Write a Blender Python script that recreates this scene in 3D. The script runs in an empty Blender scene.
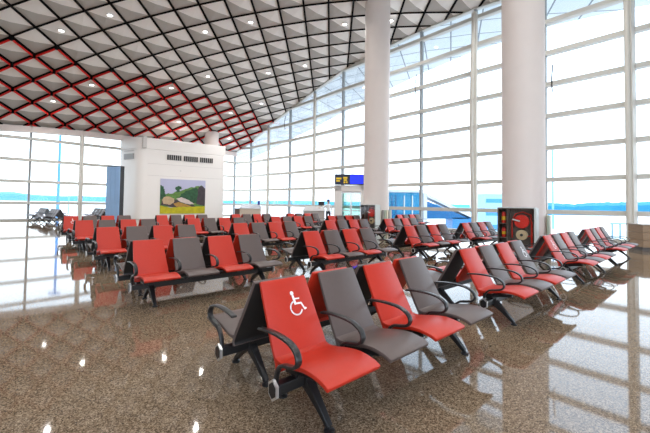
import bpy, bmesh, math, random
from mathutils import Vector, Matrix
random.seed(7)
C = bpy.context.scene.collection
PI = math.pi

# ---------------------------------------------------------------- camera
PITCH, ROLL, H = math.radians(1.716), math.radians(.755), 1.476
cam = bpy.data.cameras.new('camera'); co = bpy.data.objects.new('camera', cam); C.objects.link(co)
cam.sensor_width = 36; cam.lens = 345 / 650 * 36; cam.shift_y = -(216.5 - 192.62) / 650
cam.clip_end = 6000; cam.clip_start = .05
_F = Vector((0, math.cos(PITCH), math.sin(PITCH))); _R = Vector((1, 0, 0)); _U = _R.cross(_F)
R_ = _R * math.cos(ROLL) + _U * math.sin(ROLL); U_ = _U * math.cos(ROLL) - _R * math.sin(ROLL)
m = Matrix((R_, U_, -_F)).transposed().to_4x4(); m.translation = Vector((0, 0, H)); co.matrix_world = m
bpy.context.scene.camera = co
# ---------------------------------------------------------------- sky and exposure
SKY = 3.2
sc = bpy.context.scene
sc.view_settings.view_transform = 'Standard'; sc.view_settings.look = 'None'
sc.view_settings.exposure = 0.12; sc.view_settings.gamma = 1.0
w = bpy.data.worlds.new('world'); sc.world = w; w.use_nodes = True
wt = w.node_tree; wt.nodes.clear()
wo = wt.nodes.new('ShaderNodeOutputWorld'); wb = wt.nodes.new('ShaderNodeBackground')
tc = wt.nodes.new('ShaderNodeTexCoord'); sx = wt.nodes.new('ShaderNodeSeparateXYZ'); cr = wt.nodes.new('ShaderNodeValToRGB')
wt.links.new(tc.outputs['Generated'], sx.inputs[0]); wt.links.new(sx.outputs['Z'], cr.inputs[0])
cr.color_ramp.elements[0].position = 0.0; cr.color_ramp.elements[0].color = (.90, .95, 1, 1)
cr.color_ramp.elements[1].position = .6; cr.color_ramp.elements[1].color = (.58, .76, 1, 1)
wt.links.new(cr.outputs[0], wb.inputs[0]); wb.inputs[1].default_value = SKY
wt.links.new(wb.outputs[0], wo.inputs[0])
sun = bpy.data.lights.new('sun', 'SUN'); sun.energy = 3.0; sun.angle = math.radians(12); sun.color = (1, .97, .92)
so = bpy.data.objects.new('sun', sun); C.objects.link(so)
so.rotation_euler = Vector((.62, .30, .72)).to_track_quat('Z', 'Y').to_euler()

# ---------------------------------------------------------------- materials
def srgb(r, g, b):
    f = lambda c: (c / 12.92 if c <= .04045 else ((c + .055) / 1.055) ** 2.4)
    return (f(r / 255), f(g / 255), f(b / 255), 1)
MATS = {}
def mat(name, col, rough=.5, metal=0, spec=.5, noise=0, nscale=20, bump=0, emit=0, ior=None, coat=0):
    if name in MATS: return MATS[name]
    m = bpy.data.materials.new(name); m.use_nodes = True; nt = m.node_tree; b = nt.nodes['Principled BSDF']
    b.inputs['Base Color'].default_value = col; b.inputs['Roughness'].default_value = rough
    b.inputs['Metallic'].default_value = metal; b.inputs['Specular IOR Level'].default_value = spec
    if ior: b.inputs['IOR'].default_value = ior
    if coat: b.inputs['Coat Weight'].default_value = coat; b.inputs['Coat Roughness'].default_value = .1
    if emit: b.inputs['Emission Color'].default_value = col; b.inputs['Emission Strength'].default_value = emit
    if noise or bump:
        t = nt.nodes.new('ShaderNodeTexCoord'); n = nt.nodes.new('ShaderNodeTexNoise'); n.inputs['Scale'].default_value = nscale; n.inputs['Detail'].default_value = 4
        nt.links.new(t.outputs['Object'], n.inputs['Vector'])
        if noise:
            mx = nt.nodes.new('ShaderNodeMix'); mx.data_type = 'RGBA'
            mx.inputs[6].default_value = tuple(c * (1 - noise) for c in col[:3]) + (1,); mx.inputs[7].default_value = tuple(min(1, c * (1 + noise)) for c in col[:3]) + (1,)
            nt.links.new(n.outputs['Fac'], mx.inputs[0]); nt.links.new(mx.outputs[2], b.inputs['Base Color'])
        if bump:
            bp = nt.nodes.new('ShaderNodeBump'); bp.inputs['Strength'].default_value = bump; bp.inputs['Distance'].default_value = .002
            nt.links.new(n.outputs['Fac'], bp.inputs['Height']); nt.links.new(bp.outputs[0], b.inputs['Normal'])
    MATS[name] = m; return m

RED = mat('red_leather', srgb(190, 42, 20), .42, noise=.06, nscale=30, bump=.15)
GREY = mat('grey_leather', srgb(94, 80, 75), .42, noise=.06, nscale=30, bump=.15)
BACK_SHADE = mat('grey_back_shade', (.014, .013, .013, 1), .5, noise=.05)  # shade painted onto the rear faces of grey backrests
BLACK = mat('black_coat', (.012, .012, .013, 1), .35, noise=.05)
ARM = mat('armrest_black', (.02, .019, .019, 1), .3, noise=.05)
ALU = mat('aluminium', (.8, .8, .8, 1), .35, metal=.9, noise=.03)
WHITEP = mat('white_print', srgb(245, 240, 238), .5, noise=.01)
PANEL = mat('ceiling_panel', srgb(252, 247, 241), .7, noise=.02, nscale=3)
REDF = mat('red_flange', srgb(225, 25, 10), .5, noise=.03)
BLKF = mat('black_flange', (.004, .004, .004, 1), .8, spec=.1, noise=.03)
FRAME = mat('frame_paint', srgb(206, 204, 196), .4, noise=.02, nscale=4)
FRAMED = mat('mullion_paint', srgb(150, 156, 158), .4, noise=.02, nscale=4)
POST = mat('post_paint', srgb(214, 210, 200), .4, noise=.02, nscale=4)
COLM = mat('column_plaster', srgb(226, 215, 208), .55, noise=.03, nscale=2.5)
BOOTH = mat('booth_panel', srgb(238, 233, 228), .45, noise=.015, nscale=1.5)
DARK = mat('dark_void', (.02, .02, .022, 1), .6, noise=.03)

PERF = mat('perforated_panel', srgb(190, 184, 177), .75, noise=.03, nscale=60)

def glass(name, tint, refl=.5):
    m = bpy.data.materials.new(name); m.use_nodes = True; nt = m.node_tree; nt.nodes.clear()
    o = nt.nodes.new('ShaderNodeOutputMaterial'); mx = nt.nodes.new('ShaderNodeMixShader'); tr = nt.nodes.new('ShaderNodeBsdfTransparent'); g = nt.nodes.new('ShaderNodeBsdfGlossy'); f = nt.nodes.new('ShaderNodeFresnel')
    tr.inputs[0].default_value = tint; g.inputs['Roughness'].default_value = .02; f.inputs[0].default_value = 1.45
    ml = nt.nodes.new('ShaderNodeMath'); ml.operation = 'MULTIPLY'; ml.inputs[1].default_value = refl
    nt.links.new(f.outputs[0], ml.inputs[0]); nt.links.new(ml.outputs[0], mx.inputs[0]); nt.links.new(tr.outputs[0], mx.inputs[1]); nt.links.new(g.outputs[0], mx.inputs[2]); nt.links.new(mx.outputs[0], o.inputs[0]); return m
GLASS = glass('clear_glass', (.96, .985, .99, 1), .35)
GGLASS = glass('green_glass', (.60, .78, .71, 1), 1.2)

def granite():
    m = bpy.data.materials.new('granite'); m.use_nodes = True; nt = m.node_tree; b = nt.nodes['Principled BSDF']; N = nt.nodes.new; L = nt.links.new
    t = N('ShaderNodeTexCoord')
    v = N('ShaderNodeTexVoronoi'); v.inputs['Scale'].default_value = 130; L(t.outputs['Object'], v.inputs['Vector'])
    bw = N('ShaderNodeSeparateColor'); L(v.outputs['Color'], bw.inputs[0])
    n = N('ShaderNodeTexNoise'); n.inputs['Scale'].default_value = 38; n.inputs['Detail'].default_value = 5; n.inputs['Roughness'].default_value = .7; L(t.outputs['Object'], n.inputs['Vector'])
    a = N('ShaderNodeMath'); a.operation = 'ADD'; L(bw.outputs[0], a.inputs[0]); L(n.outputs['Fac'], a.inputs[1])
    h = N('ShaderNodeMath'); h.operation = 'MULTIPLY'; h.inputs[1].default_value = .5; L(a.outputs[0], h.inputs[0])
    r = N('ShaderNodeValToRGB'); L(h.outputs[0], r.inputs[0])
    e = r.color_ramp.elements; e[0].position = .22; e[0].color = srgb(66, 54, 42); e[1].position = .8; e[1].color = srgb(180, 160, 134)
    x = e.new(.42); x.color = srgb(112, 93, 73); x = e.new(.6); x.color = srgb(142, 121, 98)
    # tile joints, 0.8 m slabs laid along the bench direction
    mp = N('ShaderNodeMapping'); mp.inputs['Rotation'].default_value = (0, 0, -math.radians(41.2)); L(t.outputs['Object'], mp.inputs[0])
    bk = N('ShaderNodeTexBrick'); bk.offset = 0; bk.inputs['Scale'].default_value = 1; bk.inputs['Brick Width'].default_value = .9; bk.inputs['Row Height'].default_value = .9
    bk.inputs['Mortar Size'].default_value = .0035; bk.inputs['Color1'].default_value = (1, 1, 1, 1); bk.inputs['Color2'].default_value = (.93, .93, .93, 1); bk.inputs['Mortar'].default_value = (.75, .72, .68, 1)
    L(mp.outputs[0], bk.inputs['Vector'])
    mm = N('ShaderNodeMix'); mm.data_type = 'RGBA'; mm.blend_type = 'MULTIPLY'; mm.inputs[0].default_value = 1; L(r.outputs[0], mm.inputs[6]); L(bk.outputs[0], mm.inputs[7])
    L(mm.outputs[2], b.inputs['Base Color'])
    b.inputs['Roughness'].default_value = .045; b.inputs['IOR'].default_value = 1.5
    return m
GRANITE = granite()

# ---------------------------------------------------------------- mesh helpers
class MB:
    def __init__(s): s.v = []; s.f = []; s.m = []
    def add(s, vs, fs, mi=0):
        o = len(s.v); s.v += [tuple(p) for p in vs]; s.f += [tuple(i + o for i in f) for f in fs]; s.m += [mi] * len(fs); return s
    def box(s, c, d, rz=0, mi=0):
        cx, cy, cz = c; a, b, h = d[0] / 2, d[1] / 2, d[2] / 2; ca, sa = math.cos(rz), math.sin(rz); vs = []
        for z in (-h, h):
            for x, y in ((-a, -b), (a, -b), (a, b), (-a, b)): vs.append((cx + x * ca - y * sa, cy + x * sa + y * ca, cz + z))
        return s.add(vs, [(3, 2, 1, 0), (4, 5, 6, 7), (0, 1, 5, 4), (1, 2, 6, 5), (2, 3, 7, 6), (3, 0, 4, 7)], mi)
    def bar(s, p, q, wd, ht, up=(0, 0, 1), mi=0):
        p, q = Vector(p), Vector(q); d = (q - p).normalized(); up = Vector(up); sd = d.cross(up)
        if sd.length < 1e-4: sd = d.cross(Vector((1, 0, 0)))
        sd.normalize(); u = sd.cross(d).normalized(); vs = []
        for e in (p, q):
            for a, b in ((-1, -1), (1, -1), (1, 1), (-1, 1)): vs.append(e + sd * a * wd / 2 + u * b * ht / 2)
        return s.add(vs, [(0, 3, 2, 1)[::-1], (4, 5, 6, 7)[::1], (0, 1, 5, 4), (1, 2, 6, 5), (2, 3, 7, 6), (3, 0, 4, 7)], mi)
    def tube(s, pts, rad, n=10, mi=0, cap=True):
        pts = [Vector(p) for p in pts]; rad = rad if isinstance(rad, (list, tuple)) else [rad] * len(pts)
        rings = []; prev = None
        for i, p in enumerate(pts):
            d = (pts[min(i + 1, len(pts) - 1)] - pts[max(i - 1, 0)]).normalized()
            if prev is None:
                a = d.orthogonal().normalized()
            else:
                a = (prev - d * prev.dot(d)).normalized()
            prev = a; b = d.cross(a); rings.append([p + (a * math.cos(2 * PI * k / n) + b * math.sin(2 * PI * k / n)) * rad[i] for k in range(n)])
        vs = [v for r in rings for v in r]; fs = []
        for i in range(len(rings) - 1):
            for k in range(n): fs.append((i * n + k, i * n + (k + 1) % n, (i + 1) * n + (k + 1) % n, (i + 1) * n + k))
        if cap: fs += [tuple(range(n))[::-1], tuple((len(rings) - 1) * n + k for k in range(n))]
        return s.add(vs, fs, mi)
    def lathe(s, prof, c=(0, 0, 0), n=32, mi=0):
        vs = []; fs = []
        for r, z in prof:
            for k in range(n): vs.append((c[0] + r * math.cos(2 * PI * k / n), c[1] + r * math.sin(2 * PI * k / n), c[2] + z))
        for i in range(len(prof) - 1):
            for k in range(n): fs.append((i * n + k, i * n + (k + 1) % n, (i + 1) * n + (k + 1) % n, (i + 1) * n + k))
        fs += [tuple(range(n))[::-1], tuple((len(prof) - 1) * n + k for k in range(n))]
        return s.add(vs, fs, mi)
    def prism(s, poly, z0, z1, mi=0):
        n = len(poly); z1s = z1 if isinstance(z1, (list, tuple)) else [z1] * n; z0s = z0 if isinstance(z0, (list, tuple)) else [z0] * n
        vs = [(p[0], p[1], z0s[i]) for i, p in enumerate(poly)] + [(p[0], p[1], z1s[i]) for i, p in enumerate(poly)]
        return s.add(vs, [tuple(range(n))[::-1], tuple(range(n, 2 * n))] + [(i, (i + 1) % n, (i + 1) % n + n, i + n) for i in range(n)], mi)
    def ribbon(s, path, x0, x1, th, mi=0, taper=None):
        """path of (y,z), extruded from x0 to x1 (may be lists), thickness th to the right of the path"""
        n = len(path); vs = []
        for i, (y, z) in enumerate(path):
            a = path[max(i - 1, 0)]; b = path[min(i + 1, n - 1)]; dy, dz = b[0] - a[0], b[1] - a[1]; l = math.hypot(dy, dz); ny, nz = dz / l, -dy / l
            t = th[i] if isinstance(th, list) else th; xa = x0[i] if isinstance(x0, list) else x0; xb = x1[i] if isinstance(x1, list) else x1
            vs += [(xa, y, z), (xb, y, z), (xb, y + ny * t, z + nz * t), (xa, y + ny * t, z + nz * t)]
        fs = [(3, 2, 1, 0), tuple((n - 1) * 4 + k for k in range(4))]
        for i in range(n - 1):
            for k in range(4): fs.append((i * 4 + k, i * 4 + (k + 1) % 4, (i + 1) * 4 + (k + 1) % 4, (i + 1) * 4 + k))
        return s.add(vs, fs, mi)
    def mesh(s, name, mats, bevel=0, smooth=False, seg=2):
        me = bpy.data.meshes.new(name); me.from_pydata(s.v, [], s.f); mats = mats if isinstance(mats, (list, tuple)) else [mats]
        for x in mats: me.materials.append(x)
        for p, k in zip(me.polygons, s.m): p.material_index = k
        bm = bmesh.new(); bm.from_mesh(me); bmesh.ops.recalc_face_normals(bm, faces=bm.faces)
        if bevel:
            es = [e for e in bm.edges if len(e.link_faces) == 2 and e.calc_face_angle(0) > .9]
            bmesh.ops.bevel(bm, geom=es, offset=bevel, segments=seg, profile=.5, affect='EDGES', clamp_overlap=True)
        bm.to_mesh(me); bm.free()
        if smooth:
            for p in me.polygons: p.use_smooth = True
            try: me.set_sharp_from_angle(angle=math.radians(40))
            except Exception: pass
        me.update(); return me
    def build(s, name, mats, parent=None, **k):
        o = bpy.data.objects.new(name, s.mesh(name, mats, **k)); C.objects.link(o)
        if parent: o.parent = parent
        return o
def tag(o, label, cat, group=None):
    o['label'] = label; o['category'] = cat
    if group: o['group'] = group
    return o
def thing(name, label, cat, loc=(0, 0, 0), rz=0, group=None):
    o = bpy.data.objects.new(name, None); C.objects.link(o); o.location = loc; o.rotation_euler = (0, 0, rz); o.empty_display_size = .1
    return tag(o, label, cat, group)
def struct(o): o['kind'] = 'structure'; return o
def copy_tree(o, parent=None):
    c = o.copy(); C.objects.link(c); c.parent = parent
    for ch in list(o.children): copy_tree(ch, c)
    return c

# ================================================================= BUILDING
CZ = [10.9638, -1.3855, -0.1072, 2.1121, 0.6744, -0.7707]
def zc(X, Y):
    a, b = (X + 10) / 10, (Y - 20) / 7
    return CZ[0] + CZ[1] * b + CZ[2] * b * b + CZ[3] * a + CZ[4] * a * b + CZ[5] * a * a
WL = [(-31.2, 14.2), (-28.3, 16.9), (-25.6, 19.4), (-23.0, 21.9), (-20.7, 24.11), (-18.68, 26.24), (-16.8, 28.4), (-15, 30.7), (-13.2, 33), (-11.5, 35.3), (-9.9, 37.6)]
WR = [(-9.9, 37.6), (-7.9, 36.5), (-5.67, 34.04), (-3.28, 31.85), (-.96, 29.15), (1.33, 26.31), (3.62, 23.78), (5.92, 21.24), (8.17, 18.66), (10.43, 16.29), (12.58, 13.98), (14.75, 11.65), (16.9, 9.3), (19.0, 6.9), (21.1, 4.4), (23.1, 1.8), (25.0, -.9), (26.8, -3.7), (28.5, -6.6)]
BACKY = -9.0
ROOM = [(-31.2, BACKY)] + WL + WR[1:] + [(29.5, BACKY)]

# floor
MB().prism([(p[0] * 1.0, p[1]) for p in ROOM], -.3, 0).build('floor', GRANITE)['kind'] = 'structure'

# ceiling of square coffers
G0 = (-0.0286, 14.3801); GA = (1.3619, -0.1545); GB = (0.0285, 1.3904)
def gp(i, j): return (G0[0] + i * GA[0] + j * GB[0], G0[1] + i * GA[1] + j * GB[1])
def gij(X, Y):
    d = GA[0] * GB[1] - GA[1] * GB[0]; x, y = X - G0[0], Y - G0[1]; return ((x * GB[1] - y * GB[0]) / d, (GA[0] * y - GA[1] * x) / d)
area2 = sum(ROOM[k][0] * ROOM[(k + 1) % len(ROOM)][1] - ROOM[(k + 1) % len(ROOM)][0] * ROOM[k][1] for k in range(len(ROOM)))
RM = ROOM if area2 > 0 else ROOM[::-1]
def clip(poly, near):
    for k in near:
        a, b = RM[k], RM[(k + 1) % len(RM)]; ex, ey = b[0] - a[0], b[1] - a[1]; out = []
        for q in range(len(poly)):
            p, r = poly[q], poly[(q + 1) % len(poly)]
            sp = ex * (p[1] - a[1]) - ey * (p[0] - a[0]); sr = ex * (r[1] - a[1]) - ey * (r[0] - a[0])
            if sp >= 0: out.append(p)
            if (sp >= 0) != (sr >= 0):
                t = sp / (sp - sr); out.append(tuple(p[c] + (r[c] - p[c]) * t for c in range(3)))
        poly = out
        if len(poly) < 3: return []
    return poly
def inside(x, y):
    c = False
    for k in range(len(RM)):
        (x0, y0), (x1, y1) = RM[k], RM[(k + 1) % len(RM)]
        if (y0 > y) != (y1 > y) and x < (x1 - x0) * (y - y0) / (y1 - y0) + x0: c = not c
    return c
def near_edges(x, y, r):
    out = []
    for k in range(len(RM)):
        a, b = RM[k], RM[(k + 1) % len(RM)]; ex, ey = b[0] - a[0], b[1] - a[1]; t = max(0, min(1, ((x - a[0]) * ex + (y - a[1]) * ey) / (ex * ex + ey * ey)))
        if math.hypot(x - a[0] - ex * t, y - a[1] - ey * t) < r: out.append(k)
    return out
FIRST = {-13: 1, -12: 2, -11: 4, -10: 5, -9: 6, -8: 8, -7: 9, -6: 11, -5: 13}
def isred(i, j): return (j >= FIRST[i]) if i in FIRST else (j >= 0 if -16 <= i < -13 else (j >= -1 if i < -16 else False))
cb = MB(); bk = MB(); rb = MB(); nb = MB()
def zbar(a, b, wd, top, bot, tgt, mi=0):
    # bar hanging below the ceiling surface between plan points a, b; clipped at the wall
    ia, ib = inside(*a), inside(*b)
    if not ia and not ib: return
    if ia != ib:
        if ib: a, b = b, a
        lo, hi = 0, 1
        for _ in range(12):
            mdl = (lo + hi) / 2
            if inside(a[0] + (b[0] - a[0]) * mdl, a[1] + (b[1] - a[1]) * mdl): lo = mdl
            else: hi = mdl
        b = (a[0] + (b[0] - a[0]) * lo, a[1] + (b[1] - a[1]) * lo)
        if lo < .05: return
    d = Vector((b[0] - a[0], b[1] - a[1])).normalized(); nx, ny = -d.y * wd / 2, d.x * wd / 2
    vs = []
    for p in (a, b):
        z = zc(*p)
        vs += [(p[0] + nx, p[1] + ny, z - top), (p[0] - nx, p[1] - ny, z - top), (p[0] - nx, p[1] - ny, z - bot), (p[0] + nx, p[1] + ny, z - bot)]
    tgt.add(vs, [(0, 1, 2, 3), (7, 6, 5, 4), (0, 4, 5, 1), (1, 5, 6, 2), (2, 6, 7, 3), (3, 7, 4, 0)], mi)
for i in range(-25, 22):
    for j in range(-18, 20):
        cx_, cy_ = gp(i + .5, j + .5)
        if not (-33 < cx_ < 31 and BACKY - 1.5 < cy_ < 40): continue
        ne = near_edges(cx_, cy_, 1.1)
        if not ne and not inside(cx_, cy_): continue
        red = isred(i, j)
        ga, gb, fl = .03, .02, .08
        P = [gp(i + ga, j + gb), gp(i + 1 - ga, j + gb), gp(i + 1 - ga, j + 1 - gb), gp(i + ga, j + 1 - gb)]
        B = [(p[0], p[1], zc(*p)) for p in P]; T = [(p[0], p[1], p[2] + fl) for p in B]
        ap = (cx_, cy_, zc(cx_, cy_) - .07)
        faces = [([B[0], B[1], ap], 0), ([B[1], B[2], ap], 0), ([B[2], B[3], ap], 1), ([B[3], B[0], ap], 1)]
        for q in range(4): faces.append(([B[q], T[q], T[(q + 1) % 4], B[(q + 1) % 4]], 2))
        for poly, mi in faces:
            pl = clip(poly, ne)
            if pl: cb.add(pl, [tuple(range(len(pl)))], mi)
        Q = [gp(i, j), gp(i + 1, j), gp(i + 1, j + 1), gp(i, j + 1)]
        pl = clip([(p[0], p[1], zc(*p) + fl) for p in Q], ne)
        if pl:
            n = len(pl); bk.add(pl + [(p[0], p[1], p[2] + .3) for p in pl], [tuple(range(n)), tuple(range(2 * n - 1, n - 1, -1))] + [(a, (a + 1) % n, (a + 1) % n + n, a + n) for a in range(n)])
        # hanging bars: near side of the cell (B) and right side (A)
        hb_ = .10 if red else .065
        zbar(gp(i, j), gp(i + 1, j), .06, -.02, hb_, cb, 2)
        zbar(gp(i + 1, j), gp(i + 1, j + 1), .10, -.02, hb_, cb, 2)
        if red:
            zbar(gp(i + .06, j + .02), gp(i + .94, j + .02), .03, .09, .20, rb)
            zbar(gp(i + .975, j + .06), gp(i + .975, j + .94), .03, .09, .20, rb)
            for (a_, b_) in ((i, j), (i + 1, j), (i + 1, j + 1)):
                p0, p1 = gp(a_ - .055, b_), gp(a_ + .055, b_); zbar(p0, p1, .16, .0, .21, nb)
struct(cb.build('ceiling', [PANEL, PERF, BLKF]))
struct(bk.build('ceiling', BLKF))
struct(rb.build('trim_2', REDF)); struct(nb.build('trim_3', BLKF))

# curtain walls: one window structure per bay, glass as its child
ZL = [1.2 + 1.5 * k for k in range(12)]
wn = [0]
def bay(a, b, cen=(0, 8)):
    wn[0] += 1
    a, b = Vector((a[0], a[1], 0)), Vector((b[0], b[1], 0)); d = (b - a).normalized(); nrm = Vector((-d.y, d.x, 0))
    if nrm.dot(Vector((cen[0], cen[1], 0)) - a) < 0: nrm = -nrm
    za, zb = zc(a.x, a.y) + .12, zc(b.x, b.y) + .12
    f = MB(); rz = math.atan2(d.y, d.x)
    mid = (a + b) / 2; L = (b - a).length
    f.box((mid.x, mid.y, .06), (L, .26, .12), rz)
    for z in ZL:
        la, lb = 0, L
        if z > min(za, zb) - .1:
            if z > max(za, zb) - .1: continue
            t = (z + .1 - za) / (zb - za) * L
            if zb > za: la = t
            else: lb = t
        p, q = a + d * la + nrm * .03, a + d * lb + nrm * .03
        f.bar((p.x, p.y, z), (q.x, q.y, z), .3, .2)
    p, q = a + nrm * 0, b
    f.bar((a.x, a.y, za - .1), (b.x, b.y, zb - .1), .3, .2)
    o = struct(f.build('window_%d' % wn[0], FRAME))
    mu = MB(); mu.box((a.x, a.y, za / 2), (.13, .2, za), rz); mu.build('mullion', FRAMED, o)
    g = MB(); e = -nrm * .09; g.add([(a + e + Vector((0, 0, .1))), (b + e + Vector((0, 0, .1))), (b + e + Vector((0, 0, zb - .1))), (a + e + Vector((0, 0, za - .1)))], [(0, 1, 2, 3)])
    e2 = -nrm * .104; n0 = 4
    g.v += [tuple(Vector(v) + (e2 - e)) for v in g.v[:4]]; g.f += [(7, 6, 5, 4), (0, 4, 5, 1), (1, 5, 6, 2), (2, 6, 7, 3), (3, 7, 4, 0)]; g.m += [0] * 5
    g.build('glass_pane', GLASS, o)
    return o, a, b, d, nrm
BAYS = {}
for k in range(len(WL) - 1): BAYS[('L', k)] = bay(WL[k], WL[k + 1])
for k in range(len(WR) - 1): BAYS[('R', k)] = bay(WR[k], WR[k + 1])
# opening lights: dark stay rods on three bays
for key, zs, ts in ((('R', 9), (6.7, 8.2), (.1, .93)), (('R', 6), (8.2, 9.7), (.9,)), (('R', 2), (8.2, 9.7), (.8,))):
    o, a, b, d, nrm = BAYS[key]; L = (b - a).length
    for t in ts:
        p = a + d * L * t + nrm * .1
        MB().tube([(p.x, p.y, zs[0] + .1), (p.x + nrm.x * .12, p.y + nrm.y * .12, (zs[0] + zs[1]) / 2 - .1), (p.x + .03, p.y, zs[1] - .1)], .025, 8).build('stay_rod', DARK, o)

# header beam along the left wall (pale soffit strip)
hb = MB()
for a, b in zip(WL, WL[1:]):
    za, zb = zc(*a), zc(*b)
    hb.bar((a[0] + .15, a[1] - .15, za - .22), (b[0] + .15, b[1] - .15, zb - .22), .35, .42)
struct(hb.build('trim_1', COLM))
# unseen solid walls added to cut light from behind and left, right rear open
struct(MB().box((-31.3, 2.6, 5.5), (.2, 23.2, 11)).build('wall_left_blocker', COLM))
struct(MB().box((-17.4, BACKY - .1, 5.5), (28, .2, 11)).build('wall_back_blocker', COLM))

# bowed masts in front of the wall
GP = 'bowed steel masts along the curtain wall'
def mast(a, cen, label, hgt, lean=1):
    a = Vector((a[0], a[1], 0)); n = (Vector((cen[0], cen[1], 0)) - a).normalized()
    t = thing('steel_mast', label, 'mast', (a.x + n.x * .3, a.y + n.y * .3, 0), 0, GP)
    MB().box((0, 0, hgt / 2), (.26, .26, hgt), math.atan2(n.y, n.x)).build('straight_post', POST, t)
    pts = []
    for k in range(17):
        z = hgt * k / 16; s = .12 + .52 * math.sin(PI * min(1, (k + .6) / 16.6)) * lean
        pts.append((n.x * s + n.y * .0, n.y * s, z))
    MB().tube(pts, .085, 10).build('bowed_tube', POST, t, smooth=True)
    for z in ZL:
        if z < hgt - .5:
            k = z / hgt * 16; s = .12 + .52 * math.sin(PI * min(1, (k + .6) / 16.6)) * lean
            MB().tube([(0, 0, z), (n.x * s, n.y * s, z)], .03, 6).build('strut', POST, t)
    MB().lathe([(.2, 0), (.2, .04)], (n.x * .1, n.y * .1, 0), 20).build('base_plate', POST, t)
ms = [(WR[10], 'pale steel mast on the glass wall at the right, above the wooden counter', .15),
      (WR[8], 'bowed steel mast between the two big round columns', 1),
      (WR[6], 'bowed steel mast of the glass wall behind the nearer round columns, mostly hidden', 1),
      (WR[4], 'bowed steel mast left of the sign above the glass doors', 1),
      (WR[2], 'bowed steel mast nearest the far corner of the right glass wall', 1),
      (WL[5], 'bowed steel mast on the left glass wall beside the grey benches', .6)]
for a, lb, ln in ms: mast(a, (0, 8), lb, zc(*a) - .4, ln)

# round columns
GC = 'round white columns'
def column(x, y, r, z0, z1, label):
    t = thing('column', label, 'column', (x, y, 0), 0, GC)
    MB().lathe([(r, z0), (r, z1)], n=64).build('shaft', COLM, t, smooth=True)
    MB().lathe([(r + .03, z1 - .06), (r + .03, z1 + .02)], n=64).build('collar', DARK, t, smooth=True)
    return t
column(6.43, 11.18, .62, 0, zc(6.43, 11.18) + .1, 'largest round column, in front of the glass wall right of centre')
column(2.77, 18.65, .68, 0, zc(2.77, 18.65) + .1, 'round column beside the sign and glass doors')
column(-10.75, 33.0 - .6, .62, 6.5, zc(-10.75, 32.4) + .15, 'short white column stub rising from the white booth roof')

# canopy outside the glass
canopy = bpy.data.materials.new('canopy_panel'); canopy.use_nodes = True
nt = canopy.node_tree; b = nt.nodes['Principled BSDF']; t_ = nt.nodes.new('ShaderNodeTexCoord'); mp = nt.nodes.new('ShaderNodeMapping'); mp.inputs['Rotation'].default_value = (0, 0, math.radians(20))
bk_ = nt.nodes.new('ShaderNodeTexBrick'); bk_.offset = 0; bk_.inputs['Scale'].default_value = 1; bk_.inputs['Brick Width'].default_value = 1.7; bk_.inputs['Row Height'].default_value = 1.7; bk_.inputs['Mortar Size'].default_value = .045
bk_.inputs['Color1'].default_value = srgb(222, 228, 232); bk_.inputs['Color2'].default_value = srgb(216, 224, 230); bk_.inputs['Mortar'].default_value = srgb(130, 138, 146)
nt.links.new(t_.outputs['Object'], mp.inputs[0]); nt.links.new(mp.outputs[0], bk_.inputs['Vector']); nt.links.new(bk_.outputs[0], b.inputs['Base Color']); b.inputs['Roughness'].default_value = .6
OUT = [(-12.2, 49.0), (-10.9, 51.5), (-8.3, 51.5), (-4.6, 47.6), (-1.3, 44.4), (1.7, 40.), (4.7, 35.0), (8.0, 28.9), (10.3, 24.9), (13.3, 20.4), (15.8, 17.6), (18.6, 15.0), (21.0, 12.5), (23.4, 9.8), (25.6, 7.1), (27.8, 4.2), (29.9, 1.1), (31.8, -2), (33.6, -5)]
cm = MB()
for k in range(len(WR) - 1):
    a, b2, c, d = WR[k], WR[k + 1], OUT[k + 1], OUT[k]
    vs = []
    for dz in (.2, .7):
        za, zb = zc(*a) + dz, zc(*b2) + dz; vs += [(a[0], a[1], za), (b2[0], b2[1], zb), (c[0], c[1], zb), (d[0], d[1], za)]
    cm.add(vs, [(0, 1, 2, 3), (7, 6, 5, 4), (0, 4, 5, 1), (1, 5, 6, 2), (2, 6, 7, 3), (3, 7, 4, 0)])
tag(cm.build('roof_canopy', canopy), 'pale blue panelled roof overhang seen through the upper right glass', 'canopy')

# ================================================================= BENCHES
TH = math.radians(41.2); PITCHS = .577; SW = .47
def smooth_path(pts, n=4):
    out = []
    for i in range(len(pts) - 1):
        p0 = pts[max(i - 1, 0)]; p1 = pts[i]; p2 = pts[i + 1]; p3 = pts[min(i + 2, len(pts) - 1)]
        for k in range(n):
            t = k / n; out.append(tuple(.5 * ((2 * p1[c]) + (-p0[c] + p2[c]) * t + (2 * p0[c] - 5 * p1[c] + 4 * p2[c] - p3[c]) * t * t + (-p0[c] + 3 * p1[c] - 3 * p2[c] + p3[c]) * t ** 3) for c in range(len(p1))))
    out.append(pts[-1]); return out
BP = smooth_path([(.03, .875), (.075, .785), (.135, .67), (.195, .56), (.245, .47), (.285, .40), (.31, .345), (.305, .30)], 3)
SP = smooth_path([(.275, .405), (.33, .392), (.41, .402), (.50, .424), (.60, .442), (.69, .444), (.78, .430), (.835, .408)], 3)
def back_mesh(mt):
    x0 = [.025 * (1 - min(1, i / 12)) for i in range(len(BP))]; x1 = [SW - a for a in x0]
    b = MB().ribbon(BP, x0, x1, [.03] * len(BP))
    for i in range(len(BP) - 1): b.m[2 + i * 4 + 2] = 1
    return b.mesh('backrest', [mt, BACK_SHADE if mt is GREY else mt], bevel=.009, smooth=True)
def seat_mesh(mt):
    return MB().ribbon(SP, 0, SW, [.032] * len(SP)).mesh('seat', mt, bevel=.009, smooth=True)
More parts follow.
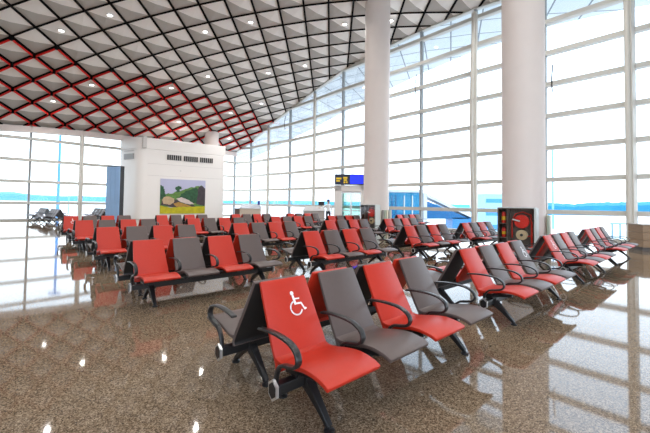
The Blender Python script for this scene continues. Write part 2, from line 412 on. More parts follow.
def arm_mesh():
    path = smooth_path([(.165, .592), (.28, .608), (.41, .612), (.53, .600), (.605, .562), (.63, .505), (.60, .455), (.53, .433), (.45, .412), (.40, .35), (.385, .25)], 4)
    n = len(path); wd = [.024 if i < n * .62 else .024 - .008 * (i / n - .62) / .38 for i in range(n)]
    b = MB(); b.ribbon(path, [-w for w in wd], wd, [.018 if i < n * .55 else .022 for i in range(n)])
    return b.mesh('armrest', ARM, bevel=.007, smooth=True)
def hexa(r, x0, x1, yz=(.385, .25), mi=0, b=None):
    b = b or MB(); vs = []
    for x in (x0, x1):
        for k in range(6): a = PI / 6 + k * PI / 3; vs.append((x, yz[0] + r * .9 * math.cos(a), yz[1] + r * 1.15 * math.sin(a)))
    return b.add(vs, [(0, 1, 2, 3, 4, 5), (11, 10, 9, 8, 7, 6)] + [(k, (k + 1) % 6, (k + 1) % 6 + 6, k + 6) for k in range(6)], mi)
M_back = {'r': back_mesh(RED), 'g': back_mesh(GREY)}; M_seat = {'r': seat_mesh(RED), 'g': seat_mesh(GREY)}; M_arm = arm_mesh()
M_hub = {}
for sgn in (-1, 1):
    b = hexa(.062, 0, sgn * .02); hexa(.047, sgn * .02, sgn * .024, mi=1, b=b); M_hub[sgn] = b.mesh('end_cap', [ALU, BLACK])
LEN = PITCHS * 3 + SW
M_beam = MB().box((LEN / 2, .385, .25), (LEN + .1, .07, .07)).mesh('beam', BLACK, bevel=.006)
b = MB(); b.box((SW / 2, .385, .295), (.30, .10, .02))
for bx_ in (.09, SW - .09): b.bar((bx_, .30, .315), (bx_, .42, .335), .03, .05); b.bar((bx_, .42, .335), (bx_, .66, .372), .03, .035)
M_brk = b.mesh('seat_bracket', BLACK, bevel=.004)
def leg_mesh():
    b = MB(); b.box((0, .385, .245), (.075, .11, .10))
    for y, z in ((.64, .03), (.11, .03)):
        s = 1 if y > .3 else -1; p = []
        a = (.385 + s * .02, .235); vs = []
        for (yy, zz, w, h) in ((a[0], a[1], .07, .085), (a[0] + (y - a[0]) * .5, a[1] + (z - a[1]) * .47, .055, .05), (y, z, .042, .03)):
            dy, dz = y - a[0], z - a[1]; l = math.hypot(dy, dz); ny, nz = -dz / l, dy / l
            vs += [(-w / 2, yy + ny * h / 2, zz + nz * h / 2), (w / 2, yy + ny * h / 2, zz + nz * h / 2), (w / 2, yy - ny * h / 2, zz - nz * h / 2), (-w / 2, yy - ny * h / 2, zz - nz * h / 2)]
        fs = [(0, 1, 2, 3), (11, 10, 9, 8)]
        for i in range(2):
            for k in range(4): fs.append((i * 4 + k, i * 4 + (k + 1) % 4, (i + 1) * 4 + (k + 1) % 4, (i + 1) * 4 + k))
        b.add(vs, fs)
    return b.mesh('leg', BLACK, bevel=.005)
M_leg = leg_mesh()
M_foot = MB().lathe([(.036, 0), (.036, .012), (.014, .022), (.012, .04)], n=16).mesh('foot', BLACK, smooth=True)
M_wheel = None
def symbol_mesh():
    """wheelchair pictogram in (s: across, t: down the back), laid 1 mm proud of the upholstery"""
    b = MB()
    def P(s, t):
        k = 0; acc = 0
        while k < len(BP) - 2:
            l = math.hypot(BP[k + 1][0] - BP[k][0], BP[k + 1][1] - BP[k][1])
            if acc + l > t: break
            acc += l; k += 1
        l = math.hypot(BP[k + 1][0] - BP[k][0], BP[k + 1][1] - BP[k][1]); f = (t - acc) / l
        dy, dz = BP[k + 1][0] - BP[k][0], BP[k + 1][1] - BP[k][1]
        s = .40 - s; return (s, BP[k][0] + dy * f - dz / l * .004, BP[k][1] + dz * f + dy / l * .004)
    def stroke(pts, w):
        for (a, c) in zip(pts, pts[1:]):
            dx, dy = c[0] - a[0], c[1] - a[1]; l = math.hypot(dx, dy); nx, ny = -dy / l * w / 2, dx / l * w / 2; ex, ey = dx / l * w * .25, dy / l * w * .25
            b.add([P(a[0] + nx - ex, a[1] + ny - ey), P(c[0] + nx + ex, c[1] + ny + ey), P(c[0] - nx + ex, c[1] - ny + ey), P(a[0] - nx - ex, a[1] - ny - ey)], [(0, 1, 2, 3)])
    X, Y = .20, .13
    b.add([P(X + .017 * math.cos(q * PI / 6), Y + .017 * math.sin(q * PI / 6)) for q in range(12)], [tuple(range(12))])
    stroke([(X + .003, Y + .022), (X + .010, Y + .085)], .020)
    stroke([(X + .008, Y + .045), (X + .055, Y + .047)], .011)
    stroke([(X + .008, Y + .082), (X + .065, Y + .085), (X + .085, Y + .135), (X + .100, Y + .130)], .014)
    stroke([(X + .010 + .052 * math.cos(math.radians(a)), Y + .115 + .052 * math.sin(math.radians(a))) for a in range(25, 251, 15)], .012)
    return b.mesh('wheelchair_symbol', WHITEP)
M_sym = symbol_mesh()
def lk(name, me, parent, loc=(0, 0, 0)):
    o = bpy.data.objects.new(name, me); C.objects.link(o); o.parent = parent; o.location = loc; return o
def make_bench(cols, label, sym=(), group=None, n=4):
    t = thing('airport_bench', label, 'bench', group=group)
    lk('beam', M_beam, t)
    for k in range(n):
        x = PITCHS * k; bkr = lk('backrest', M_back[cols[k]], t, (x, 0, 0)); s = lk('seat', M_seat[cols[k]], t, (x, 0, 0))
        bkr['label'] = ('red' if cols[k] == 'r' else 'grey') + ' leather backrest'; s['label'] = ('red' if cols[k] == 'r' else 'grey') + ' leather seat'
        if k in sym: bkr['label'] += ' with white wheelchair symbol'; lk('wheelchair_symbol', M_sym, bkr)['label'] = 'white wheelchair pictogram'
        lk('seat_bracket', M_brk, t, (x, 0, 0))
    for k in range(n + 1):
        x = PITCHS * k - (PITCHS - SW) / 2; a = lk('armrest', M_arm, t, (x, 0, 0))
        if k in (0, n): lk('end_cap', M_hub[-1 if k == 0 else 1], a, (-.012 if k == 0 else .012, 0, 0))
    for x in (.21, LEN - .19):
        l = lk('leg', M_leg, t, (x, 0, 0))
        for y in (.64, .11): lk('foot', M_foot, l, (0, y, 0))
    return t
RG, GR = 'rgrg', 'grgr'
e_ = Vector((math.cos(TH), math.sin(TH), 0)); n_ = Vector((math.sin(TH), -math.cos(TH), 0))
rows = {'F': ('nearest row', [(1.345, -2.32), (4.42, -2.33), (7.87, -2.36), (11.12, -2.36)]),
        'M': ('second row', [(1.24, -5.84), (4.40, -5.76), (7.87, -5.72), (10.95, -5.65)]),
        'N': ('third row', [(1.22, -9.07), (4.44, -9.02), (7.85, -9.0), (10.9, -8.88)]),
        'O': ('fourth row', [(1.15, -12.38), (4.34, -12.31), (7.83, -12.4), (10.93, -12.3), (15.75, -11.9)]),
        'P': ('fifth row', [(1.12, -15.70), (4.2, -15.51), (7.55, -15.45), (10.8, -15.45)])}
ORD = ['first', 'second', 'third', 'fourth', 'last']
SYM = {('F', 0): (0,), ('F', 1): (3,), ('F', 2): (0,), ('P', 0): (0,)}
FLIP = []
def rz_for(vec_y): return math.atan2(-vec_y.x, vec_y.y)
for rk, (rname, cols) in rows.items():
    for ci, (e, n) in enumerate(cols):
        sym = SYM.get((rk, ci), ())
        extra = ', wheelchair symbol' if sym else ''
        pos = 'far right bench by the glass, beyond the %s' % rname if ci == 4 else '%s from left in the %s' % (ORD[ci], rname)
        lab = 'four-seat bench facing camera, ' + pos + extra
        FLIP.append((rk, ci, e, n, sym, lab, False))
        FLIP.append((rk, ci, e, n, (), 'four-seat bench facing away, ' + pos, True))
PR = {}
for rk, ci, e, n, sym, lab, rear in FLIP:
    # a bench seen in its own frame: y = facing, x = to the left of the sitter's view mirrored; rotation only
    face = n_ if not rear else -n_
    xax = Vector((face.y, -face.x, 0))            # rotation of +x when +y -> face
    # front bench: xax = -e_, so seat 0 is at the right-hand end
    order = 'grgr' if not rear else 'grgr'
    s2 = tuple(3 - k for k in sym)
    key = (order, s2)
    if key not in PR: PR[key] = o = make_bench(order, lab, s2, group='four-seat benches in back-to-back rows')
    else: o = copy_tree(PR[key]); o['label'] = lab
    o['group'] = 'four-seat benches in back-to-back rows'
    o['label'] = lab
    org = e_ * (e + (LEN if not rear else -.03)) + n_ * (n + (0 if not rear else -.0))
    o.location = (org.x, org.y, 0); o.rotation_euler = (0, 0, rz_for(face))
# grey benches by the left glass wall
def far_pair(x, y, ang, lab):
    e2 = Vector((math.cos(ang), math.sin(ang), 0)); f2 = Vector((math.sin(ang), -math.cos(ang), 0))
    for rear in (False, True):
        face = f2 if not rear else -f2
        key = ('gggg', ())
        lb = lab + (', side facing the windows' if not rear else ', side facing the hall')
        if key not in PR: PR[key] = o = make_bench('gggg', lb)
        else: o = copy_tree(PR[key])
        o['label'] = lb; o['group'] = 'grey benches by the left glass wall'
        org = Vector((x, y, 0)) + e2 * (LEN if not rear else 0)
        o.location = (org.x, org.y, 0); o.rotation_euler = (0, 0, rz_for(face))
far_pair(-16.15, 21.1, math.radians(139), 'grey bench by left glass, nearer one at far left')
far_pair(-18.25, 22.75, math.radians(139), 'grey bench by left glass, leftmost one')
far_pair(-15.2, 24.0, math.radians(140), 'grey bench just left of tall blue cabinet')

# ================================================================= WHITE BOOTH
BL, BR = Vector((-14.69, 27.0, 0)), Vector((-9.18, 31.2, 0))
bd = (BR - BL).normalized(); bn = Vector((bd.y, -bd.x, 0))          # outward, towards the hall
booth = thing('booth', 'white panelled booth building with rounded corner, wall vents and landscape mural', 'booth')
corner = []
LLd = (Vector((-16.75, 28.15, 0)) - BL).normalized()
A0 = BL + LLd * .45; A2 = BL + bd * .45
for k in range(9):
    t = k / 8; p = A0 * (1 - t) ** 2 + BL * 2 * t * (1 - t) + A2 * t * t; corner.append((p.x, p.y))
poly = [(-16.75, 28.15)] + corner + [(BR.x, BR.y), (-11.0, 33.4), (-15.0, 30.3)]
MB().prism(poly, 0, 5.6).build('booth_wall', BOOTH, booth, bevel=.03)
cxm, cym = sum(p[0] for p in poly) / len(poly), sum(p[1] for p in poly) / len(poly)
def infl(poly, k): return [(cxm + (p[0] - cxm) * k, cym + (p[1] - cym) * k) for p in poly]
MB().prism(infl(poly, 1.02), 5.6, 6.5).build('roof_band', BOOTH, booth, bevel=.03)
def bpt(u, z, off=0.0):
    k = (u - 325) / 345.0; s = (k * BL.y - BL.x) / (bd.x - k * bd.y); p = BL + bd * s + bn * off; return Vector((p.x, p.y, z))
brz = math.atan2(bd.y, bd.x)
# panel joints, thin grooves as strips
jm = mat('joint_grey', srgb(205, 200, 196), .6, noise=.02)
for z in (3.5, 4.45):
    a, b = bpt(147, z, .005), bpt(222, z, .005); MB().bar(a, b, .012, .02).build('panel_joint', jm, booth)
for u0, u1 in ((165.8, 180.5), (182.5, 197), (198.8, 212)):
    a, b = bpt(u0, 5.07, .02), bpt(u1, 5.07, .02)
    v = MB(); v.bar(a, b, .05, .42).build('vent', DARK, booth)
    vo = C.objects[-1]; n = 7; sl = MB()
    for k in range(n + 1):
        p = a + (b - a) * (k / n) + bn * .03; sl.box((p.x, p.y, 5.07), (.022, .05, .42), brz)
    sl.build('vent_slat', BOOTH, vo)
a, b = bpt(180, 4.0, .02), bpt(181, 4.0, .02); MB().lathe([(.05, -.03), (.05, .03)], a, 12).build('sensor', jm, booth)
p = bpt(143, 6.1, .12); MB().box(p, (.28, .2, .9), brz).build('duct_box', mat('duct_grey', srgb(200, 196, 192), .5, noise=.02), booth, bevel=.01)
lrz = math.atan2(LLd.y, LLd.x); ln = Vector((LLd.y, -LLd.x, 0)); ln = ln if ln.y < 0 else -ln
for z, hh, mt in ((5.0, .45, mat('louver_grey', srgb(150, 148, 145), .5, noise=.05)), (5.45, .08, jm)):
    p = BL + LLd * 1.2 + ln * .03; lv = MB().box((p.x, p.y, z), (1.3, .06, hh), lrz).build('side_louver', mt, booth)
# mural
def mural():
    c0, c1 = bpt(160, 0, .03), bpt(205, 0, .03); z0, z1 = .42, 3.28; W = (c1 - c0).length
    t = thing('mural', 'landscape photo mural on the white booth, rocks and green bushes above yellow grass', 'picture', (c0.x, c0.y, z0), brz)
    MB().box((W / 2, 0, (z1 - z0) / 2), (W, .03, z1 - z0)).build('sky_background', mat('mural_sky', srgb(186, 186, 212), .5, noise=.06, nscale=1), t)
    H_ = z1 - z0; lay = [0]
    def shape(name, pts, m, wob=0):
        lay[0] += 1; y = -.016 - .0015 * lay[0]; pp = []
        for k in range(len(pts)):
            a, b = pts[k], pts[(k + 1) % len(pts)]; n = 6 if wob else 1
            for q in range(n):
                f = q / n; edge = 0 < a[0] < 1 or 0 < b[0] < 1
                pp.append((min(1, max(0, a[0] + (b[0] - a[0]) * f + (random.uniform(-wob, wob) if edge else 0))), min(1, max(0, a[1] + (b[1] - a[1]) * f + random.uniform(-wob, wob)))))
        n = len(pp); vs = [(x * W, y, z * H_) for x, z in pp] + [(x * W, y + .001, z * H_) for x, z in pp]
        MB().add(vs, [tuple(range(n)), tuple(range(2 * n - 1, n - 1, -1))] + [(k, (k + 1) % n, (k + 1) % n + n, k + n) for k in range(n)]).build(name, m, t)
    gd = mat('mural_dark_green', srgb(40, 84, 52), .5, noise=.8, nscale=5); gm = mat('mural_mid_green', srgb(92, 130, 60), .5, noise=.6, nscale=6)
    gy = mat('mural_grass', srgb(188, 178, 20), .5, noise=.4, nscale=3); rk = mat('mural_rock', srgb(190, 165, 130), .5, noise=.35, nscale=4); rd = mat('mural_rock_dark', srgb(66, 56, 62), .5, noise=.5, nscale=4)
    shape('hill_bush', [(0, .2), (0, .55), (.2, .58), (.4, .66), (.62, .76), (.8, .82), (.9, .84), (1, .74), (1, .2)], gm, .018)
    shape('distant_bush', [(.33, .62), (.36, .68), (.30, .72), (.34, .79), (.42, .81), (.48, .74), (.41, .70), (.42, .64)], gd, .012)
    shape('left_bush', [(0, .4), (0, .82), (.07, .76), (.1, .6), (.12, .45)], gd, .015)
    shape('dark_bush', [(.3, .3), (.42, .52), (.55, .66), (.78, .78), (.92, .62), (.98, .3)], gd, .02)
    shape('dark_cliff', [(.8, .3), (.84, .78), (.92, .84), (1, .76), (1, .22)], rd, .012)
    shape('rock_shadow', [(.02, .25), (.04, .42), (.3, .42), (.5, .3), (.72, .26), (.8, .2), (.4, .16)], rd, .008)
    shape('left_boulder', [(.04, .38), (.08, .48), (.18, .50), (.3, .44), (.3, .34), (.22, .26), (.08, .28)], rk, .006)
    shape('long_boulder', [(.34, .44), (.46, .48), (.62, .40), (.76, .28), (.62, .28), (.44, .34)], mat('mural_rock_pale', srgb(205, 190, 184), .5, noise=.2, nscale=5), .006)
    shape('warm_rock', [(.28, .3), (.4, .34), (.6, .26), (.7, .2), (.34, .2)], mat('mural_rock_warm', srgb(176, 134, 62), .5, noise=.4, nscale=5), .006)
    shape('grass', [(0, 0), (0, .24), (.2, .18), (.5, .2), (1, .22), (1, 0)], gy, .008)
mural()

# tall blue-glazed cabinet
tx, ty = -13.9, 22.0
t = thing('tall_cabinet', 'tall cabinet with blue glossy doors beside the white booth', 'cabinet', (tx, ty, 0), math.radians(-13))
blm = mat('blue_gloss', srgb(150, 186, 226), .12, noise=.1, nscale=1.2, coat=.5)
MB().box((.45, .19, 1.83), (.95, .36, 3.66)).build('cabinet_body', DARK, t, bevel=.01)
for x in (.11, .45, .79): MB().box((x, -.01, 1.83), (.325, .04, 3.56)).build('door', blm, t, bevel=.006)

# door vestibule with sign
vx = 24.6
def px(u, Y): return (u - 325) / 345 * Y
ves = thing('glass_vestibule', 'white framed entrance vestibule with pale green glass doors under the blue sign', 'door', (px(334.5, vx), vx, 0), math.radians(-6))
WV = 2.15; zt = 2.75
vm = MB(); vm.box((.25, .5, zt / 2), (.5, 1.2, zt)); vm.box((WV - .14, .5, zt / 2), (.28, 1.2, zt)); vm.box((WV / 2, .5, zt - .22), (WV, 1.2, .44))
vm.build('white_surround', BOOTH, ves, bevel=.01)
for x in (.5, 1.18):
    d = MB().box((x + .34, .2, 1.13), (.64, .03, 2.2)).build('glass_door', GGLASS, ves)
    fr = MB(); fr.box((x + .03, .2, 1.13), (.05, .05, 2.24)); fr.box((x + .65, .2, 1.13), (.05, .05, 2.24)); fr.box((x + .34, .2, .95), (.6, .05, .06)); fr.box((x + .34, .2, 2.22), (.66, .05, .06)); fr.box((x + .34, .2, .06), (.66, .05, .1))
    fr.build('door_frame', ALU, d)
MB().box((WV / 2, .45, 2.28), (1.6, .5, .05)).build('door_closer', ALU, ves)
sg = thing('gate_sign', 'dark blue gate sign with yellow left panel and bright blue screen', 'sign', (px(335, vx), vx - .1, zt + .0), math.radians(-6))
MB().box((1.0, 0, .40), (2.05, .2, .74)).build('sign_box', mat('sign_navy', srgb(28, 36, 66), .4, noise=.05), sg, bevel=.01)
yel = mat('sign_yellow', srgb(225, 190, 40), .5, noise=.05, emit=.25)
MB().box((.26, -.105, .47), (.36, .012, .13)).box((.22, -.105, .30), (.26, .012, .10)).build('gate_text', yel, sg)
MB().box((.72, -.105, .52), (.30, .012, .12)).box((.72, -.105, .36), (.22, .012, .12)).box((.66, -.105, .20), (.12, .012, .12)).box((.82, -.105, .20), (.12, .012, .12)).build('pictogram', yel, sg)
MB().box((1.52, -.105, .40), (.92, .012, .58)).build('blue_screen', mat('screen_blue', srgb(20, 40, 235), .4, emit=1.2), sg)

# fire hose cabinets
HC = mat('cabinet_grey', srgb(100, 92, 84), .45, noise=.06); HP = mat('cabinet_side', srgb(205, 212, 208), .35, noise=.03); HR = mat('hose_red', srgb(215, 45, 30), .45, noise=.08, nscale=8)
HY = mat('label_yellow', srgb(235, 190, 40), .5, noise=.03); HB = mat('hose_beige', srgb(200, 180, 140), .7, noise=.1, nscale=30)
def ring(b, c, R, r, n=28, mi=0):
    b.tube([(c[0] + R * math.cos(2 * PI * k / n), c[1], c[2] + R * math.sin(2 * PI * k / n)) for k in range(n + 1)], r, 8, mi, cap=False)
def hose_cabinet(x, y, rz, lab, ext=True):
    t = thing('fire_hose_cabinet', lab, 'fire cabinet', (x, y, 0), rz)
    Wd, D, Hh = .98, .32, 1.40; T = .03
    b = MB(); b.box((Wd / 2, D - .015, Hh / 2), (Wd, T, Hh)); b.box((.015, D / 2, Hh / 2), (T, D, Hh)); b.box((Wd / 2, D / 2, Hh - .015), (Wd, D, T)); b.box((Wd / 2, D / 2, .05), (Wd, D, .1)); b.box((.27, D / 2, Hh / 2), (T, D, Hh - .06)); b.box((.14, D / 2, .93), (.25, D, .02)); b.box((.14, D / 2, .50), (.25, D, .02))
    b.build('cabinet_shell', HC, t)
    MB().box((Wd + .03, D / 2, Hh / 2), (.06, D + .04, Hh)).build('side_panel', HP, t)
    MB().box((Wd / 2, D / 2, Hh + .01), (Wd + .04, D + .02, .025)).build('cabinet_top', HP, t)
    g = MB().box((Wd / 2, -.005, Hh / 2), (Wd - .02, .008, Hh - .04)).build('glass_front', glass('cabinet_glass', (1, 1, 1, 1), .25), t)
    b = MB(); ring(b, (.63, .14, 1.0), .18, .026); ring(b, (.63, .14, 1.0), .13, .03); ring(b, (.63, .14, 1.0), .08, .03); b.tube([(.63, .10, 1.0), (.63, .22, 1.0)], .19, 28); r = b.build('hose_reel', HR, t, smooth=True)
    b = MB(); b.tube([(.40, .08, 1.06), (.52, .05, 1.03), (.60, .05, 1.01)], .022, 10).build('nozzle', HP, r, smooth=True)
    b = MB(); b.tube([(.63, .12, .60), (.63, .22, .60)], .15, 28); b.tube([(.63, .09, .60), (.63, .12, .60)], .04, 16, 1); b.build('coiled_hose', [HB, DARK], t, smooth=True)
    b = MB(); b.tube([(.36, .2, .5), (.36, .2, 1.0), (.45, .2, 1.22), (.65, .2, 1.28), (.86, .2, 1.2), (.88, .2, .6), (.75, .2, .55)], .018, 8); b.tube([(.88, .2, 1.0), (.88, .2, .2)], .025, 8); b.build('pipe', HR, t, smooth=True)
    if ext:
        for z, q in ((.94, 'upper'), (.51, 'lower')):
            ex = thing('fire_extinguisher', 'red fire extinguisher with yellow label on the %s shelf of the right cabinet' % q, 'fire extinguisher', group='fire extinguishers in the cabinet')
            M = Matrix.Translation((x, y, 0)) @ Matrix.Rotation(rz, 4, 'Z') @ Matrix.Translation((.145, .15, z)); ex.matrix_world = M; ex.location = M.translation; ex.rotation_euler = (0, 0, rz)
            s = .85 if z < .6 else 1
            MB().lathe([(.055, 0), (.06, .02), (.06, .27 * s), (.045, .32 * s), (.02, .345 * s)], n=20).build('bottle', HR, ex, smooth=True)
            MB().lathe([(.0615, .09), (.0615, .2 * s)], n=20).build('yellow_label', HY, ex, smooth=True)
            MB().tube([(0, 0, .345 * s), (0, 0, .375 * s)], .014, 8).box((-.01, 0, .385 * s), (.09, .02, .015)).build('valve_handle', DARK, ex)
hose_cabinet(5.30, 10.60, math.radians(-41), 'open-front fire hose cabinet with red reel before the largest column')
hose_cabinet(1.88, 18.08, math.radians(-48.8), 'fire hose cabinet with red reel before the farther round column', False)
# slatted guards beside the columns
def guard(x, y, r, a0, a1, n, hgt, lab):
    t = thing('column_guard', lab, 'guard', (x, y, 0))
    cols = [mat('slat_sage', srgb(176, 188, 168), .4, noise=.05), mat('slat_cream', srgb(225, 215, 190), .4, noise=.05), mat('slat_grey', srgb(150, 146, 140), .4, noise=.05)]
    for k in range(n):
        a = a0 + (a1 - a0) * k / (n - 1); MB().box((r * math.cos(a), r * math.sin(a), hgt / 2), (.05, .1, hgt), a).build('slat', cols[k % 3], t)
    MB().tube([(r * math.cos(a0 + (a1 - a0) * k / 12), r * math.sin(a0 + (a1 - a0) * k / 12), hgt - .05) for k in range(13)], .015, 8).build('rail', ALU, t)
guard(6.43, 11.18, .72, math.radians(-52), math.radians(20), 7, 1.18, 'vertical slatted guard at the foot of the largest column')
guard(2.77, 18.65, .80, math.radians(-95), math.radians(-20), 8, 1.15, 'vertical slatted guard at the foot of the farther column')

# wooden counter on the right
def wood():
    m = bpy.data.materials.new('walnut_laminate'); m.use_nodes = True; nt = m.node_tree; b = nt.nodes['Principled BSDF']; N = nt.nodes.new; L = nt.links.new
    t = N('ShaderNodeTexCoord'); mp = N('ShaderNodeMapping'); mp.inputs['Scale'].default_value = (1.2, 1.2, 14); n = N('ShaderNodeTexNoise'); n.inputs['Scale'].default_value = 3; n.inputs['Detail'].default_value = 6
    r = N('ShaderNodeValToRGB'); r.color_ramp.elements[0].color = srgb(112, 88, 66); r.color_ramp.elements[1].color = srgb(178, 148, 116)
    L(t.outputs['Object'], mp.inputs[0]); L(mp.outputs[0], n.inputs['Vector']); L(n.outputs['Fac'], r.inputs[0]); L(r.outputs[0], b.inputs['Base Color']); b.inputs['Roughness'].default_value = .4; return m
WOOD = wood()
t = thing('wooden_counter', 'brown wood-panelled counter at the right edge', 'counter', (10.68, 11.6, 0), math.radians(-8))
MB().box((1.6, .35, .06), (3.2, .62, .12)).build('plinth', mat('plinth_dark', srgb(70, 62, 58), .4, noise=.05), t)
for k in range(3):
    for z in range(3):
        MB().box((.27 + k * .54 + .0, .35, .245 + z * .25), (.53, .68, .24)).build('front_panel', WOOD, t, bevel=.004)
for k in range(3, 6): MB().box((.27 + k * .54, .35, .495), (.53, .68, .74)).build('front_panel', WOOD, t, bevel=.004)
MB().box((1.6, .35, .885), (3.26, .74, .03)).build('counter_top', mat('counter_stone', srgb(170, 160, 150), .25, noise=.1, nscale=20), t, bevel=.004)

# gate counters and member of staff
CB = mat('counter_beige', srgb(205, 192, 176), .5, noise=.04); CS = mat('counter_steel', srgb(170, 176, 186), .3, noise=.04, metal=.2)
def gate_counter(u0, u1, Y, lab, m1, m2, box=True):
    x0, x1 = px(u0, Y), px(u1, Y); Wd = x1 - x0
    t = thing('gate_counter', lab, 'counter', (x0, Y, 0), math.radians(3))
    MB().box((Wd / 2, .35, .45), (Wd, .7, .9)).build('counter_body', m1, t, bevel=.02)
    vs = [(-.05, -.08, .9), (Wd + .03, -.08, .9), (Wd + .03, .75, .9), (-.05, .75, .9), (.16, .1, 1.22), (Wd - .05, .1, 1.22), (Wd - .05, .6, 1.22), (.16, .6, 1.22)]
    MB().add(vs, [(3, 2, 1, 0), (4, 5, 6, 7), (0, 1, 5, 4), (1, 2, 6, 5), (2, 3, 7, 6), (3, 0, 4, 7)]).build('screen_top', m2, t, bevel=.01)
    return t, Wd
t, Wd = gate_counter(240, 260.5, 30, 'beige gate counter with grey slanted top at the far corner', CB, CS)
t2 = MB().box((px(237, 30), 30.35, .45), (.36, .5, .9)).build('side_bin', mat('bin_brown', srgb(96, 80, 74), .5, noise=.05)); tag(t2, 'small brown bin left of the far beige counter', 'bin')
gate_counter(303.5, 325, 24.5, 'grey gate counter beside the person in white', mat('counter_grey', srgb(186, 180, 176), .4, noise=.05), mat('counter_top_grey', srgb(205, 205, 205), .35, noise=.04))
def monitor(x, y, z, rz, lab):
    t = thing('monitor', lab, 'monitor', (x, y, z), rz, 'monitors on the gate counters')
    MB().box((0, 0, .22), (.42, .04, .28)).build('display', DARK, t, bevel=.008); MB().tube([(0, .02, 0), (0, .02, .12)], .02, 8).build('stand', DARK, t); MB().box((0, .02, .008), (.2, .16, .016)).build('stand_base', DARK, t)
monitor(-.25, 24.75, 1.22, 0, 'dark monitor on the grey gate counter left of the person in white')
bp = mat('pole_blue', srgb(20, 50, 150), .4, noise=.05)
t = thing('blue_beacon', 'small dark blue post sign on the far beige counter', 'sign', (px(259, 30.3), 30.3, 1.22)); MB().box((0, 0, .2), (.2, .08, .34)).build('beacon_head', bp, t, bevel=.02); MB().tube([(0, 0, 0), (0, 0, .05)], .03, 8).build('beacon_stem', DARK, t)

def person(x, y, rz):
    t = thing('person', 'person in white shirt and blue cap standing beside the grey gate counter, arm stretched left', 'person', (x, y, 0), rz)
    J = {'pel': (0, 0, .92, .13, .10), 'wai': (0, 0, 1.05, .12, .09), 'che': (0, 0, 1.25, .155, .105), 'nek': (0, 0, 1.40, .055, .055), 'hd0': (0, -.01, 1.47, .065, .07), 'hd': (0, -.015, 1.56, .078, .09), 'hd1': (0, -.01, 1.62, .06, .07),
         'ls': (-.17, 0, 1.34, .055, .055), 'le': (-.36, -.10, 1.20, .042, .042), 'lw': (-.56, -.18, 1.16, .028, .028), 'lh': (-.64, -.21, 1.155, .034, .02),
         'rs': (.17, 0, 1.34, .055, .055), 're': (.23, .02, 1.07, .042, .042), 'rw': (.22, -.08, .84, .028, .028), 'rh': (.22, -.11, .76, .02, .034),
         'lt': (-.09, 0, .86, .085, .085), 'lk': (-.10, -.01, .48, .055, .055), 'la': (-.11, .01, .09, .04, .04), 'lf': (-.12, -.12, .035, .035, .03),
         'rt': (.09, 0, .86, .085, .085), 'rk': (.10, -.01, .48, .055, .055), 'ra': (.11, .01, .09, .04, .04), 'rf': (.12, -.12, .035, .035, .03)}
    E = 'pel-wai wai-che che-nek nek-hd0 hd0-hd hd-hd1 che-ls ls-le le-lw lw-lh che-rs rs-re re-rw rw-rh pel-lt lt-lk lk-la la-lf pel-rt rt-rk rk-ra ra-rf'.split()
    names = list(J)
    for h, (dx, dz) in (('l', (-1, 0)), ('r', (0, -1))):   # five fingers on each hand
        bx, by, bz = J[h + 'h'][:3]
        for f in range(5):
            o = (f - 2) * .014; ln = (.045, .06, .068, .062, .05)[f]
            nm = h + 'f%d' % f
            if h == 'l': J[nm] = (bx - ln, by + o, bz - .01, .008, .008)
            else: J[nm] = (bx, by + o, bz - ln, .008, .008)
            names.append(nm); E.append(h + 'h-' + nm)
    me = bpy.data.meshes.new('body'); me.from_pydata([J[n][:3] for n in names], [tuple(names.index(q) for q in e.split('-')) for e in E], []); o = bpy.data.objects.new('body', me); C.objects.link(o)
    md = o.modifiers.new('s', 'SKIN'); sv = me.skin_vertices[0].data
    for i, n in enumerate(names): sv[i].radius = J[n][3:]
    sv[0].use_root = True
    o.modifiers.new('u', 'SUBSURF').levels = 1
    dg = bpy.context.evaluated_depsgraph_get(); m2 = bpy.data.meshes.new_from_object(o.evaluated_get(dg)); bpy.data.objects.remove(o)
    for mt_ in (mat('skin_tone', srgb(205, 160, 130), .5, noise=.04), mat('shirt_white', srgb(240, 240, 240), .7, noise=.03), mat('trouser_navy', srgb(40, 44, 60), .7, noise=.06), mat('shoe_black', (.02, .02, .02, 1), .4, noise=.03)): m2.materials.append(mt_)
    for p in m2.polygons:
        c = p.center; p.use_smooth = True
        p.material_index = 0 if (c.z > 1.40 or c.x < -.55 or (c.z < .85 and c.x > .185)) else (1 if c.z > .93 or abs(c.x) > .19 else (2 if c.z > .1 else 3))
    b = bpy.data.objects.new('body', m2); C.objects.link(b); b.parent = t
    hm = MB(); hm.lathe([(.088, 1.565), (.098, 1.60), (.09, 1.65), (.06, 1.69), (.01, 1.705)], (0, .0, 0), 20).build('hair', mat('hair_black', (.015, .012, .012, 1), .5, noise=.05), t, smooth=True)
    MB().lathe([(.1, 1.63), (.1, 1.67), (.075, 1.71), (.01, 1.725)], (0, 0, 0), 20).box((0, -.11, 1.635), (.14, .09, .012)).build('cap', bp, t, smooth=True)
    MB().box((0, -.108, 1.545), (.018, .03, .035)).build('nose', MATS['skin_tone'], t, bevel=.006)
    for s in (-.03, .03): MB().lathe([(.009, -.006), (.009, .006)], (s, -.098, 1.565), 10).build('eye', DARK, t)
    MB().box((0, -.094, 1.505), (.045, .012, .01)).build('mouth', mat('lip', srgb(160, 80, 75), .5, noise=.05), t)
person(px(328.5, 22.6), 22.6, math.radians(10))

